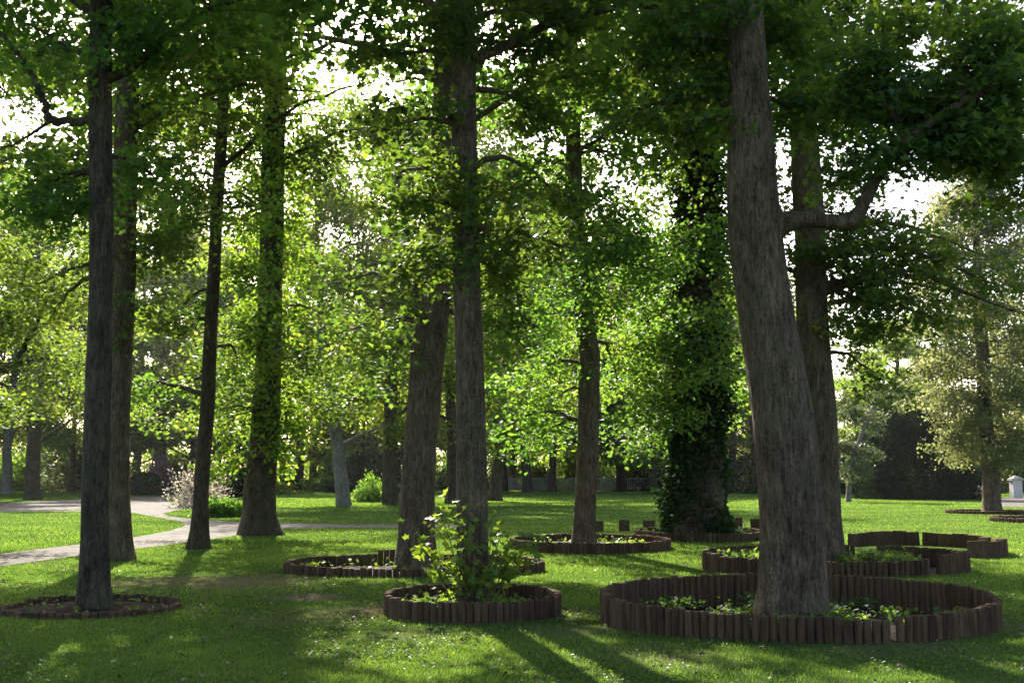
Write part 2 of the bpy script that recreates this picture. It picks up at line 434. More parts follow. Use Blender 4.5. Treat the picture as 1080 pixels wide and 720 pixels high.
# ------------------------------------------------------------------ ground, path
RNG = np.random.default_rng(7)
BARE = [(322, 630, .8, 1.0), (290, 612, .7, .7), (240, 614, 2.2, .8), (400, 642, .9, .85), (330, 650, 1.2, .6), (610, 665, .8, .6), (930, 676, 1.2, .75), (440, 668, .9, .55), (150, 612, 1.2, .5), (600, 645, .9, .6), (700, 690, 1.0, .5), (1060, 660, 1.0, .6)]   # worn patches
def ground_material():
    m, nt, out = newmat('lawn_ground')
    geo = N(nt, 'ShaderNodeNewGeometry')
    n1 = N(nt, 'ShaderNodeTexNoise', Scale=0.35, Detail=5.0); nt.links.new(geo.outputs['Position'], n1.inputs['Vector'])
    n2 = N(nt, 'ShaderNodeTexNoise', Scale=22.0, Detail=6.0, Roughness=.7); nt.links.new(geo.outputs['Position'], n2.inputs['Vector'])
    n3 = N(nt, 'ShaderNodeTexNoise', Scale=0.9, Detail=6.0, Roughness=.6); nt.links.new(geo.outputs['Position'], n3.inputs['Vector'])
    g = ramp(nt, [(.3, (.042, .076, .019)), (.55, (.062, .108, .026)), (.75, (.086, .128, .034))], n1.outputs['Fac'])
    f = ramp(nt, [(.3, (.55, .55, .55)), (.7, (1.25, 1.25, 1.2))], n2.outputs['Fac'])
    mu = N(nt, 'ShaderNodeMix', data_type='RGBA', blend_type='MULTIPLY'); mu.inputs['Factor'].default_value = 1
    nt.links.new(g.outputs['Color'], mu.inputs['A']); nt.links.new(f.outputs['Color'], mu.inputs['B'])
    # worn brown turf in blotches
    w = ramp(nt, [(.55, (0, 0, 0)), (.68, (.75, .75, .75))], n3.outputs['Fac'])
    mx = N(nt, 'ShaderNodeMix', data_type='RGBA'); nt.links.new(w.outputs['Color'], mx.inputs['Factor'])
    nt.links.new(mu.outputs['Result'], mx.inputs['A']); mx.inputs['B'].default_value = (.085, .075, .035, 1)
    last = mx.outputs['Result']
    for (px_, py_, r_, a_) in BARE:
        g_ = G(px_, py_)
        ds = N(nt, 'ShaderNodeVectorMath', operation='DISTANCE'); ds.inputs[1].default_value = g_
        wv = N(nt, 'ShaderNodeMix', data_type='RGBA', blend_type='LINEAR_LIGHT'); wv.inputs['Factor'].default_value = r_ * .6
        nt.links.new(geo.outputs['Position'], wv.inputs['A']); nt.links.new(n3.outputs['Color'], wv.inputs['B'])
        nt.links.new(wv.outputs['Result'], ds.inputs[0])
        rp = ramp(nt, [(0, (a_,) * 3), (.9, (0, 0, 0))])
        dv = N(nt, 'ShaderNodeMath', operation='DIVIDE'); dv.inputs[1].default_value = r_; nt.links.new(ds.outputs['Value'], dv.inputs[0])
        nt.links.new(dv.outputs[0], rp.inputs['Fac'])
        m2 = N(nt, 'ShaderNodeMix', data_type='RGBA'); nt.links.new(rp.outputs['Color'], m2.inputs['Factor'])
        nt.links.new(last, m2.inputs['A']); m2.inputs['B'].default_value = (.17, .125, .085, 1); last = m2.outputs['Result']
    bs = N(nt, 'ShaderNodeBsdfPrincipled', Roughness=1.0); bs.inputs['Specular IOR Level'].default_value = 0
    nt.links.new(last, bs.inputs['Base Color'])
    bp = N(nt, 'ShaderNodeBump', Strength=.8, Distance=.04); nt.links.new(n2.outputs['Fac'], bp.inputs['Height'])
    nt.links.new(bp.outputs[0], bs.inputs['Normal']); nt.links.new(bs.outputs[0], out.inputs['Surface'])
    return m
mb = MB(); mb.add([Vector(c) for c in ((-420, -100, 0), (420, -100, 0), (420, 700, 0), (-420, 700, 0))], [(0, 1, 2, 3)])
tag(link('ground', mb.mesh('ground', ground_material(), False)), 'green mown lawn spreading under all the trees', 'lawn', kind='structure')

def flat_poly(name, pts, z, mat, label, cat):
    """ground sheet with a slightly ragged outline"""
    out = []
    n = len(pts)
    for i in range(n):
        a, b = pts[i], pts[(i + 1) % n]
        k = max(1, int((b - a).length / 0.5)); k = min(k, 40)
        for j in range(k):
            p = a.lerp(b, j / k)
            q = 0.10 * noise.noise(Vector((p.x * .8, p.y * .8, 3)))
            out.append((p.x + q, p.y + q, z))
    me = bpy.data.meshes.new(name); me.from_pydata(out, [], [tuple(range(len(out)))]); me.materials.append(mat); me.update()
    if me.polygons[0].normal.z < 0: me.flip_normals()
    tag(link(name, me), label, cat, kind='structure')
    return np.array([(p[0], p[1]) for p in out])
near_path = [(-420, 640), (-200, 618), (0, 597), (60, 589), (120, 581), (180, 574), (240, 566), (300, 557.5), (360, 556.5), (420, 556), (520, 556),
             (520, 553.3), (420, 553), (360, 552.7), (300, 551.6), (262, 551), (235, 549.4), (212, 547.6), (196, 546.6), (178, 544), (172, 541.5), (185, 538), (205, 535), (200, 531), (176, 529), (172, 523.5),
             (120, 523.5), (60, 527.5), (0, 530.5), (-200, 535), (-200, 543), (0, 539.6), (60, 539), (110, 539), (140, 540.5), (168, 545.5), (192, 550), (197, 554), (182, 559), (150, 565), (90, 573), (0, 584), (-200, 603), (-420, 620)]
PATHPOLY = [flat_poly('path', [G(*p) for p in near_path], .006, M['gravel'], 'pale gravel path forking through the lawn on the left', 'path')]
PATHPOLY.append(flat_poly('path', [G(*p) for p in ((1052, 534), (1200, 536), (1400, 538), (1400, 523), (1200, 522), (1062, 524), (1040, 528))], .006, M['gravel'], 'pale path at the far right beyond the cypress', 'path'))
PATHPOLY.append(flat_poly('path', [G(*p) for p in ((300, 517.6), (420, 517.8), (420, 516.2), (300, 516.0), (200, 515.2), (200, 516.6))], .006, M['gravel'], 'pale sunlit path strip at the far end of the lawn', 'path'))

def inside(poly, x, y):
    r = np.zeros(len(x), bool); j = len(poly) - 1
    for i in range(len(poly)):
        xi, yi = poly[i]; xj, yj = poly[j]
        if yi != yj:
            c = ((yi > y) != (yj > y)) & (x < (xj - xi) * (y - yi) / (yj - yi) + xi)
            r ^= c
        j = i
    return r

# ------------------------------------------------------------------ planting beds with stake edging
BEDS = []      # (cx, cy, rx, ry)
def stake_mesh(r, h, seed):
    rnd = random.Random(seed); mb = MB()
    k = 12; prof = [(-.34, 1), (0, 1), (h * .5, 1.0), (h - .018, .98), (h - .004, .88), (h, .70)]
    vs, fs = [], []
    for i, (z, f) in enumerate(prof):
        for j in range(k):
            a = 2 * math.pi * j / k
            q = r * f * (1 + .05 * noise.noise(Vector((math.cos(a) * 2, math.sin(a) * 2 + seed * 7, z * 3))))
            vs.append(Vector((q * math.cos(a), q * math.sin(a), z + (rnd.uniform(-.004, .004) if i > 3 else 0))))
    for i in range(len(prof) - 1):
        for j in range(k):
            a, b = i * k + j, i * k + (j + 1) % k
            fs.append((a, b, b + k, a + k))
    fs.append(tuple((len(prof) - 1) * k + j for j in range(k)))
    mb.add(vs, fs); return mb.mesh('stake', M['stake'])
def edging(name, label, cx, cy, rx, ry, h, r=.056, seed=1, gaps=(), hvar=.007, spiral=None, arc=None, soil=True, soil_z=.04, mound=.05, hgrad=0.0, group='stake edgings round the planting beds', lowzones=()):
    rnd = random.Random(seed)
    root = empty(name, (cx, cy, 0), label, 'bed edging', group)
    meshes = [stake_mesh(r, h, seed * 10 + q) for q in range(4)]
    per = math.pi * (3 * (rx + ry) - math.sqrt((3 * rx + ry) * (rx + 3 * ry)))
    n = int(per / (2 * r * .88))
    items = []
    for i in range(n):
        a = 2 * math.pi * i / n            # a = -90 deg faces the camera
        if arc and not (arc[0] <= math.degrees(a) <= arc[1]): continue
        if any(g0 < math.degrees(a) < g1 for g0, g1 in gaps): continue
        f = 1.0
        if spiral: f = spiral(math.degrees(a))
        zz = rnd.gauss(0, hvar) + hgrad * (1 + math.sin(a)) / 2
        for z0, z1, dz in lowzones:
            if z0 < math.degrees(a) < z1: zz += dz
        items.append((rx * f * math.cos(a), ry * f * math.sin(a), zz, a))
    items.sort(key=lambda t: t[1])
    rest = MB()
    for i, (x, y, dz, a) in enumerate(items):
        me = rnd.choice(meshes)
        if i < 100:
            o = link('stake', me, root, (x, y, dz))
            o.rotation_euler = (rnd.gauss(0, .022), rnd.gauss(0, .022), rnd.uniform(0, 6.28))
            w_ = rnd.uniform(.93, 1.08); o.scale = (w_, w_, 1)
        else:
            rest.add([v.co + Vector((x, y, dz)) for v in me.vertices], [tuple(p.vertices) for p in me.polygons])
    if rest.v:
        o = link('stake_run', rest.mesh('stake_run', M['stake']), root); o['kind'] = 'stuff'
    BEDS.append((cx, cy, rx, ry))
    if soil:
        mb = MB(); vs, fs = [], []
        K, R = 40, 8
        for i in range(R + 1):
            f = i / R
            for j in range(K):
                b = 2 * math.pi * j / K
                x, y = rx * .985 * f * math.cos(b), ry * .985 * f * math.sin(b)
                vs.append(Vector((x, y, soil_z + mound * (1 - f * f) + .025 * noise.noise(Vector((x * 2 + cx, y * 2 + cy, 0))))))
        for i in range(R):
            for j in range(K):
                a, b = i * K + j, i * K + (j + 1) % K
                fs.append((a, a + K, b + K, b))
        mb.add(vs, fs)
        s_ = link('soil', mb.mesh('soil', M['soil']), None, (cx, cy, 0))
        tag(s_, 'dark bare soil inside a bed', 'soil', kind='structure')
    return root
def board_mesh(w, h, t, seed):
    rnd = random.Random(seed); mb = MB(); b = .008; vs, fs = [], []
    for z, q in ((-.1, 0), (h - .012, 0), (h, b)):
        for x, y in ((-1, -1), (1, -1), (1, 1), (-1, 1)):
            vs.append(Vector((x * (w / 2 - q), y * (t / 2 - q), z + (rnd.uniform(-.008, .008) if z > 0 else 0))))
    for i in range(2):
        for j in range(4):
            fs.append((i*4+j, i*4+(j+1)%4, i*4+4+(j+1)%4, i*4+4+j))
    fs.append((8, 9, 10, 11)); mb.add(vs, fs)
    return mb.mesh('board', M['stake'], False)

def centre(pxl, pxr, Yc):
    """circle at depth Yc whose left and right edges are seen at pxl and pxr"""
    k_ = ray(540, 503 + CAMZ * FPX / Yc).y
    a0, a1 = math.atan((pxl - 540) / FPX / k_), math.atan((pxr - 540) / FPX / k_)
    m_, h_ = (a0 + a1) / 2, (a1 - a0) / 2
    return Yc * math.tan(m_), Yc, Yc / math.cos(m_) * math.sin(h_)

# A: the large bed round the big tree
ax_, ay_, ar_ = centre(637, 1063, 12.4)
edging('stake_edging', 'large curved dark brown stake edging round the thick grey trunk at the right front', ax_, ay_, ar_, 1.52, .255, r=.043, seed=3,
       spiral=lambda d: 1.0 + (.04 if 270 < d < 284 else (.02 if 284 <= d < 300 else 0)), gaps=((283.2, 285.2),), lowzones=((272, 283, -.03), (330, 360, -.02)), soil_z=.01, mound=.02, hgrad=.15)
# B: behind it
bx_, by_, br_ = centre(742, 1028, 19.3)
edging('stake_edging', 'stake edging with a notch, around the second trunk just behind the large right bed', bx_, by_, br_, 1.35, .27, r=.046, seed=5, gaps=((303, 308), (60, 70), (84, 88)), lowzones=((200, 300, -.02), (308, 340, .06)), hgrad=.09, soil_z=.02, mound=.02)
# centre bed
cx_, cy_, cr_ = centre(408, 588, 13.15)
edging('stake_edging', 'small brown stake ring around the leafy suckers at the foot of the central trunk', cx_, cy_, cr_, .80, .225, r=.042, seed=7, lowzones=((180, 250, -.01),), hgrad=.06, soil_z=.02, mound=.03)
# D: around the thick trunk left of centre
dx_, dy_, dr_ = centre(300, 572, 19.1)
edging('stake_edging', 'low dark stake ring around the leaning trunk left of centre', dx_, dy_, dr_, 1.25, .14, r=.05, seed=9, hgrad=.06, soil_z=.01, mound=.02, lowzones=((20, 160, .01), (97, 112, .08)))
# E: around the curved trunk
ex_, ey_, er_ = centre(540, 705, 25.3)
edging('stake_edging', 'dark stake ring at the foot of the curved slim trunk right of centre', ex_, ey_, er_, 2.0, .22, r=.055, seed=11)
# F: left front, sunk nearly level with the turf
fx_, fy_, fr_ = centre(1, 188, 13.55)
edging('stake_edging', 'sunken stake ring almost level with the turf around the slim front left trunk', fx_, fy_, fr_, .88, .07, r=.05, seed=13, soil_z=.012, lowzones=((20, 160, .03),))
# H: around the ivy-clad trunk
hx_, hy_, hr_ = centre(672, 806, 29.3)
edging('stake_edging', 'stake ring around the broad ivy-covered trunk', hx_, hy_, hr_, 2.0, .22, r=.065, seed=15)
# C: farther right bed made of boards
def board_ring(label, cx, cy, rx, ry, h, angles, w, seed):
    root = empty('board_edging', (cx, cy, 0), label, 'bed edging', 'board edgings on the lawn')
    rnd = random.Random(seed); ms = [board_mesh(w * f, h, .07, seed + i) for i, f in enumerate((1, .9, .8))]
    for a in angles:
        r_ = math.radians(a + rnd.uniform(-1, 1))
        o = link('board', rnd.choice(ms), root, (rx * math.cos(r_), ry * math.sin(r_), rnd.uniform(-.04, .02)))
        o.rotation_euler = (rnd.gauss(0, .03), rnd.gauss(0, .03), r_ + math.pi / 2)
    return root
kx, ky, kr = centre(896, 1052, 24.3)
board_ring('dark upright boards around the far bed behind the notched right ring', kx, ky, kr, 2.2, .32, list(range(-78, 60, 12)) + [68, 79, 91, 103, 116, 130], .40, 41)
BEDS.append((kx, ky, kr, 2.2))
board_ring('row of separate square dark boards standing between the curved trunk and the ivy trunk', *G(665, 561).xy, 1.35, .7, .34, [30, 62, 95, 130, 160], .36, 43)
board_ring('short dark boards standing right of the ivy-covered trunk', *G(782, 558.5).xy, 1.1, .8, .34, [20, 55, 90, 125], .42, 45)
# far rings at the right
for lab, l, r_, yb, h in (('low far edging ring around the foot of the olive cypress', 998, 1092, 541, .14), ('low far edging ring at the right edge nearer than the cypress', 1048, 1130, 550, .16)):
    Y = G(540, yb).y; a_, b_, c_ = centre(l, r_, Y)
    edging('stake_edging', lab, a_, b_, c_, 1.6, h, r=.09, seed=int(l), soil_z=.02)
# ------------------------------------------------------------------ near trees
GRP = 'tall trunks on the front lawn'
def T(label, pts, Y, H, mat, seed, **kw):
    path, rad = pixtrunk(pts, Y, H)
    return Tree('tree', label, 'tree', path, rad, M[mat], seed, GRP, **kw)
TOP = dict(nsub=9, sublen=1.6, sig=.42)

# 1: slim trunk in the sunken ring, left front
t = T('slim dark trunk in the sunken ring at the left front', [(99, 640, 34), (101, 560, 29), (104, 420, 27), (105, 300, 25), (106, 150, 24), (108, 0, 23)], 13.45, 19, 'bark_dark', 101, flare=.5,
      knots=((3.05, -1.2, .25), (2.1, -1.2, .18)))
Y = 13.45
t.limb([P(100, 127, Y), P(72, 128, Y - .1), P(52, 126, Y - .2), P(44, 104, Y - .2), P(34, 84, Y - .1), P(12, 48, Y), P(-40, 10, Y)], .058, 420, nsub=7, sublen=.8, size=.12, leafy_from=.5, r1=.03)
t.limb([P(54, 128, Y - .2), P(32, 142, Y - .3), P(8, 155, Y - .4), P(-30, 168, Y - .5)], .026, 90, nsub=3, sublen=.5, size=.11, leafy_from=.6)
t.limb([P(100, 60, Y), P(72, 52, Y + .4), P(40, 30, Y + .7), P(15, 18, Y + 1)], .045, 500, nsub=8, sublen=.8, size=.12)
for px, py, dy, n in ((45, 205, .5, 420), (5, 225, 1, 420), (70, 235, .8, 300), (150, 30, -.5, 500), (185, 75, .7, 500), (130, -30, 0, 500), (165, 185, .6, 300), (30, -40, 0, 500)):
    t.reach(px, py, Y + dy, n, nsub=8, sublen=.7, sig=.16, size=.12)
t.crown_limbs(14, 6.4, 17.5, 3.8, 700, .2, **TOP)
t.leaf(M['leaf'], LOBED)

# 2: behind it
t = T('pale brown trunk close behind the slim left front trunk', [(124, 588, 26), (124, 520, 23), (126, 400, 25), (128, 300, 26), (131, 200, 25), (135, 60, 22)], 21.4, 22, 'bark', 102, flare=.45)
Y = 21.4
t.trunk_leaves(P(0, 280, Y).z, P(0, 30, Y).z, 900, .13, M['leaf_bright'], 'shoot_foliage', out=.32)
for px, py, dy, n in ((165, 110, .5, 420), (200, 205, .8, 300), (160, 250, -.4, 340), (220, 120, .6, 420), (185, 150, 0, 500), (170, 262, 1, 480), (215, 60, -1, 600), (40, 300, 1, 380), (180, 20, 1, 600), (75, 60, 1, 400), (50, 340, 2, 400), (165, 330, 0, 380)):
    t.reach(px, py, Y + dy, n, nsub=9, sublen=1.0, sig=.2, size=.13)
t.crown_limbs(15, 8.4, 20.5, 4.4, 720, .22, **TOP)
t.leaf(M['leaf'], LOBED)

# 3: thin leaning trunk
t = T('thin dark trunk leaning right, beside the gravel path', [(210, 577, 20), (213, 520, 16), (219, 420, 15), (226, 280, 13), (233, 150, 12), (238, 30, 11)], 24.9, 19, 'bark_dark', 103, flare=.5)
Y = 24.9
t.limb([P(224, 305, Y), P(208, 308, Y), P(196, 318, Y), P(182, 330, Y + .3)], .05, 220, nsub=6, sublen=.8, size=.13)
for px, py, dy, n in ((180, 190, 0, 500), (275, 215, 1, 460), (150, 350, 1, 520), (185, 410, 1, 420), (262, 290, .5, 420), (205, 240, -1, 420), (165, 110, 0, 300), (245, 30, 0, 600), (130, 420, 2, 420), (250, 380, 2, 380)):
    t.reach(px, py, Y + dy, n, nsub=9, sublen=1.1, sig=.22, size=.14)
t.crown_limbs(13, 8.5, 18, 3.8, 620, .24, **TOP)
t.leaf(M['leaf'])

# 4: thick trunk with shoots
t = T('thick dark trunk clothed in leafy shoots behind the path bend', [(273, 563, 42), (275, 540, 34), (279, 460, 30), (284, 350, 26), (288, 200, 24), (291, 60, 22)], 30.7, 27, 'bark_dark', 104, flare=.35, flare_h=.5)
Y = 30.7
t.trunk_leaves(1.6, 15, 8600, .15, M['leaf_bright'], 'shoot_foliage', out=.40)
for px, py, dy, n in ((370, 130, .5, 600), (340, 170, -.5, 420), (250, 150, .6, 420), (355, 290, 1, 420), (335, 95, -1, 700), (235, 80, 0, 700), (345, 330, 0, 600), (205, 440, 1, 500), (240, 350, -1, 500), (345, 430, 2, 520), (320, 20, 0, 700), (240, 440, -1, 420), (330, 380, -2, 460), (380, 390, 1, 500), (240, 200, 1, 400), (310, 150, 1, 420), (270, 0, -2, 700)):
    t.reach(px, py, Y + dy, n, nsub=10, sublen=1.3, sig=.26, size=.16)
t.crown_limbs(18, 10.5, 25, 5.2, 760, .28, **TOP)
t.leaf(M['leaf'])

# 5: leaning, forked
t = T('stout trunk leaning right and forking, left of the central trunk', [(437, 602, 44), (439, 560, 38), (443, 470, 35), (451, 370, 36), (461, 280, 30), (466, 180, 24), (468, 60, 20)], 19.2, 23, 'bark', 105, flare=.4)
Y = 19.2
t.limb([P(450, 350, Y), P(436, 290, Y + .2), P(424, 230, Y + .5), P(410, 140, Y + .8)], .12, 500, nsub=10, sublen=1.1, sig=.2, size=.13)
for px, py, dy, n in ((400, 90, 0, 600), (365, 170, -1, 600), (345, 300, 0, 420), (410, 250, -1.5, 500), (385, 322, -2, 380), (360, 350, 1, 360), (435, 50, 1, 600), (540, 320, 1, 520), (560, 370, 2, 480), (390, 200, 1, 500), (350, 60, 0, 600), (370, 20, 0, 600), (405, 340, -1, 240), (530, 240, 1, 420), (410, 405, 3, 380)):
    t.reach(px, py, Y + dy, n, nsub=9, sublen=.95, sig=.19, size=.135)
t.crown_limbs(16, 7.6, 21.5, 4.7, 720, .22, **TOP)
t.leaf(M['leaf'], LOBED)

# 6: the central trunk
t = T('straight grey central trunk rising from the small stake ring', [(499, 628, 38), (499, 580, 34), (497, 480, 32), (495, 380, 30), (493, 250, 28), (491, 120, 26), (489, 0, 25)], 13.4, 21, 'bark', 106, flare=.32,
      knots=((3.2, -1.4, .2), (2.6, -2.0, .16)))
Y = 13.4
t.limb([P(494, 178, Y), P(520, 166, Y), P(548, 172, Y), P(572, 190, Y), P(595, 215, Y + .2)], .045, 260, nsub=7, sublen=.6, sig=.15, size=.12, leafy_from=.55)
t.limb([P(489, 128, Y), P(474, 122, Y), P(460, 128, Y + .1)], .06, 0, nsub=1, sublen=.3, r1=.04)
for px, py, dy, n in ((420, 130, -.5, 420), (432, 215, -.3, 480), (540, 255, .6, 460), (470, 20, -.8, 500), (555, 60, .5, 560), (395, 60, 0, 480), (445, 268, .2, 420), (610, 265, .8, 360), (520, 200, -.3, 240), (465, 175, -.4, 240), (560, 130, 1, 500), (530, 300, 1.2, 380), (500, -30, 0, 560), (600, 20, 0, 560), (410, 300, .8, 330), (515, 240, -.9, 160), (470, 275, -.7, 120)):
    t.reach(px, py, Y + dy, int(n * .72), nsub=8, sublen=.62, sig=.14, size=.12)
t.crown_limbs(15, 6.4, 19.5, 4.2, 700, .2, **TOP)
t.leaf(M['leaf'], LOBED)

# 7: curved trunk
t = T('smooth slim trunk with a bend, right of the centre of the lawn', [(617, 578, 25), (618, 520, 23), (620, 430, 23), (622, 375, 22), (613, 320, 20), (607, 260, 18), (603, 150, 16), (600, 30, 14)], 24.9, 21, 'bark', 107, flare=.25)
Y = 24.9
t.trunk_leaves(P(0, 370, Y).z, P(0, 40, Y).z, 800, .13, M['leaf'], 'shoot_foliage', out=.4)
for px, py, dy, n in ((645, 165, .4, 240), (690, 180, 1, 260), (620, 205, -.3, 240), (665, 225, .8, 240), (540, 180, .6, 380), (670, 300, .5, 420), (630, 330, -.6, 300), (700, 260, 0, 380), (560, 340, 0, 560), (545, 400, 1, 520), (655, 262, -1, 480), (690, 285, -1.5, 420), (640, 245, 0, 340), (580, 425, 1.5, 480), (650, 120, 0, 520), (560, 110, -1, 560), (570, 460, 2, 420), (590, 300, -1.6, 280), (650, 400, 3, 380), (560, 220, 0, 480), (615, 60, 0, 600), (530, 450, 2, 380)):
    t.reach(px, py, Y + dy, n, nsub=9, sublen=1.1, sig=.22, size=.14)
t.crown_limbs(15, 9.0, 20, 4.2, 700, .24, **TOP)
t.leaf(M['leaf'])

# 8: ivy tree
t = T('broad trunk thickly covered in dark ivy', [(733, 570, 62), (734, 530, 50), (735, 430, 44), (736, 300, 40), (737, 180, 34), (738, 60, 28)], 28.4, 26, 'bark_dark', 108, flare=.3, flare_h=.5)
Y = 28.4
t.trunk_leaves(.05, 13, 15000, .12, M['ivy'], 'ivy', out=.17)
t.trunk_leaves(.03, 4.2, 7500, .12, M['ivy'], 'ivy', out=.12)
t.trunk_leaves(3.6, 12, 4200, .16, M['leaf'], 'shoot_foliage', out=1.25)
for px, py, dy, n in ((680, 330, 0, 520), (665, 400, 0, 520), (772, 320, 1, 420), (690, 430, -1, 480), (770, 400, 1, 420), (700, 130, -1, 620), (765, 190, 0, 420), (690, 60, 0, 700), (672, 460, 1, 420), (700, 370, -1.5, 400), (740, 330, -2, 420), (715, 255, -1.5, 520), (770, 250, 1, 520), (700, 290, .5, 420), (790, 130, 1, 520), (710, 200, 1.5, 420), (735, 250, -2.2, 420), (690, 350, -2, 420), (670, 430, -1, 420), (715, 400, -2.2, 380), (760, 440, 1, 320), (745, 120, -1, 520)):
    t.reach(px, py, Y + dy, n, nsub=10, sublen=1.2, sig=.25, size=.15)
t.crown_limbs(17, 10, 24, 5.2, 760, .28, **TOP)
t.leaf(M['leaf'])

# 9: the big trunk at the right
t = T('thickest grey trunk with a crooked limb, in the large right bed', [(836, 655, 76), (834, 620, 70), (829, 540, 66), (822, 440, 62), (812, 340, 58), (803, 250, 56), (795, 180, 50), (789, 100, 42), (785, 0, 38)], 12.3, 22, 'bark', 109, flare=.26, flare_h=.35, k=36)
Y = 12.3
t.limb([P(800, 246, Y), P(824, 236, Y), P(850, 231, Y), P(880, 234, Y), P(902, 231, Y - .05), P(913, 210, Y - .1), P(926, 186, Y - .1), P(948, 158, Y - .2), P(985, 128, Y - .3), P(1030, 100, Y - .4), P(1075, 80, Y - .5)], .112, 1300, nsub=18, sublen=.8, sig=.17, size=.12, leafy_from=.52, r1=.045, collar=.9, jitter=.15)
t.limb([P(958, 150, Y - .2), P(985, 146, Y), P(1020, 160, Y + .2), P(1060, 185, Y + .3)], .05, 500, nsub=8, sublen=.6, sig=.15, size=.12)
for px, py, dy, n in ((840, 60, 1.2, 520), (820, 20, 1.5, 480), (755, 30, 1.2, 480), (700, 30, -.3, 480), (740, 85, .6, 480), (670, 75, .4, 420), (905, 75, -.3, 420), (1010, 40, .3, 480), (1050, 150, -.5, 420), (1070, 205, .4, 240), (1075, 30, 0, 560), (650, 120, .3, 300), (725, 150, .8, 340), (845, 130, 1, 340), (930, 20, 0, 480), (1090, 120, 0, 560), (1100, 200, 0, 360), (1000, 125, 0, 420), (965, 112, .4, 380), (1035, 70, 0, 420), (930, 90, .3, 380)):
    if px > 900:
        t.reach(px, py, Y + dy, n, frm=P(955, 152, Y - .2) if px < 1000 else P(1010, 114, Y - .35), nsub=8, sublen=.6, sig=.14, size=.12)
        continue
    t.reach(px, py, Y + dy, n, nsub=8, sublen=.6, sig=.14, size=.12)
t.crown_limbs(15, 7.5, 20.5, 5, 800, .2, **TOP)
t.leaf(M['leaf'], LOBED)

# 10: second right trunk
t = T('straight trunk directly behind the thickest right trunk', [(874, 598, 40), (873, 560, 36), (868, 460, 34), (860, 340, 33), (851, 220, 31), (845, 100, 27), (842, 0, 24)], 18.9, 23, 'bark', 110, flare=.2)
Y = 18.9
t.trunk_leaves(P(0, 180, Y).z, P(0, 10, Y).z, 700, .13, M['leaf'], 'shoot_foliage', out=.4)
for px, py, dy, n in ((880, 190, .6, 380), (890, 130, 1, 380), (870, 225, 1, 280), (935, 295, 0, 520), (975, 275, .6, 480), (1010, 310, 0, 420), (915, 345, -.5, 480), (955, 255, 1, 340), (900, 320, 1, 360), (1050, 300, 0, 420), (850, 110, -1, 420), (880, 270, -.6, 280), (985, 335, .4, 360), (905, 260, 1.5, 330), (760, 300, 1, 300), (920, 390, 1, 260), (1075, 330, .5, 320), (940, 60, 0, 480), (780, 100, 1, 420), (900, 20, 1, 520), (1040, 270, 1, 260)):
    t.reach(px, py, Y + dy, n, nsub=9, sublen=.9, sig=.18, size=.13)
t.crown_limbs(15, 8.6, 21.5, 4.8, 720, .22, **TOP)
t.leaf(M['leaf'], LOBED)

# trees whose trunks stand just outside the picture
path, rad = pixtrunk([(-75, 560, 34), (-75, 480, 30), (-70, 380, 27), (-60, 100, 22)], 29, 24)
t = Tree('tree', 'spreading tree at the left edge with dark limbs arching in, trunk out of sight', 'tree', path, rad, M['bark_dark'], 120, GRP)
Y = 29
t.limb([P(-72, 410, Y), P(-30, 402, Y), P(8, 386, Y), P(28, 362, Y), P(44, 330, Y), P(56, 300, Y)], .13, 700, nsub=12, sublen=1.2, sig=.3, size=.16, leafy_from=.5)
t.limb([P(6, 387, Y), P(30, 380, Y), P(62, 378, Y), P(95, 390, Y)], .07, 350, nsub=8, sublen=1, sig=.3, size=.16)
for px, py, dy, n in ((20, 270, 0, 600), (-20, 200, 0, 700), (40, 350, 2, 500), (60, 290, 2, 500), (-20, 330, 0, 700), (0, 60, 3, 700), (10, 430, 1, 400), (25, 120, 3, 330)):
    t.reach(px, py, Y + dy, n, nsub=10, sublen=1.3, sig=.3, size=.16)
t.crown_limbs(16, 9, 23, 5.4, 740, .28, **TOP)
t.leaf(M['leaf'])

# ------------------------------------------------------------------ woodland behind
def wild(name, label, x, y, H, seed, rt=.35, low=.22, rad=5.0, nl=16, nleaf=900, size=.34, mat='bark_dark', leafmat='leaf_far', lean=0.0, cat='tree', group='trees at the back of the lawn', fork=False, sig=.6, elev=.35, sub=2.2):
    rnd = random.Random(seed)
    path = [Vector((x, y, -.15)), Vector((x + lean * .1 * H, y, H * .18)), Vector((x + lean * .3 * H + rnd.uniform(-.3, .3), y + rnd.uniform(-.3, .3), H * .45)), Vector((x + lean * .45 * H + rnd.uniform(-.5, .5), y, H * .75)), Vector((x + lean * .5 * H, y, H * .97))]
    t = Tree(name, label, cat, path, [rt, rt * .82, rt * .62, rt * .36, .04], M[mat], seed, group, k=12, flare=.4, flare_h=.4)
    t.crown_limbs(nl, H * low, H * .95, rad, nleaf, size, elev=elev, thin=1.0, nsub=10, sublen=sub, sig=sig)
    t.leaf(M[leafmat], tilt=.9)
    return t.root
def copy_tree(root, loc, rz, sc, label, group, sz=None):
    r = root.copy(); COL.objects.link(r); r.location = loc; r.rotation_euler = (0, 0, rz)
    r.scale = (sc, sc, sz or sc); r['label'] = label; r['group'] = group
    for ch in root.children:
        c = ch.copy(); COL.objects.link(c); c.parent = r
    return r
def wd(px, py): g = G(px, py); return g.x, g.y
BG = 'trees at the back of the lawn'
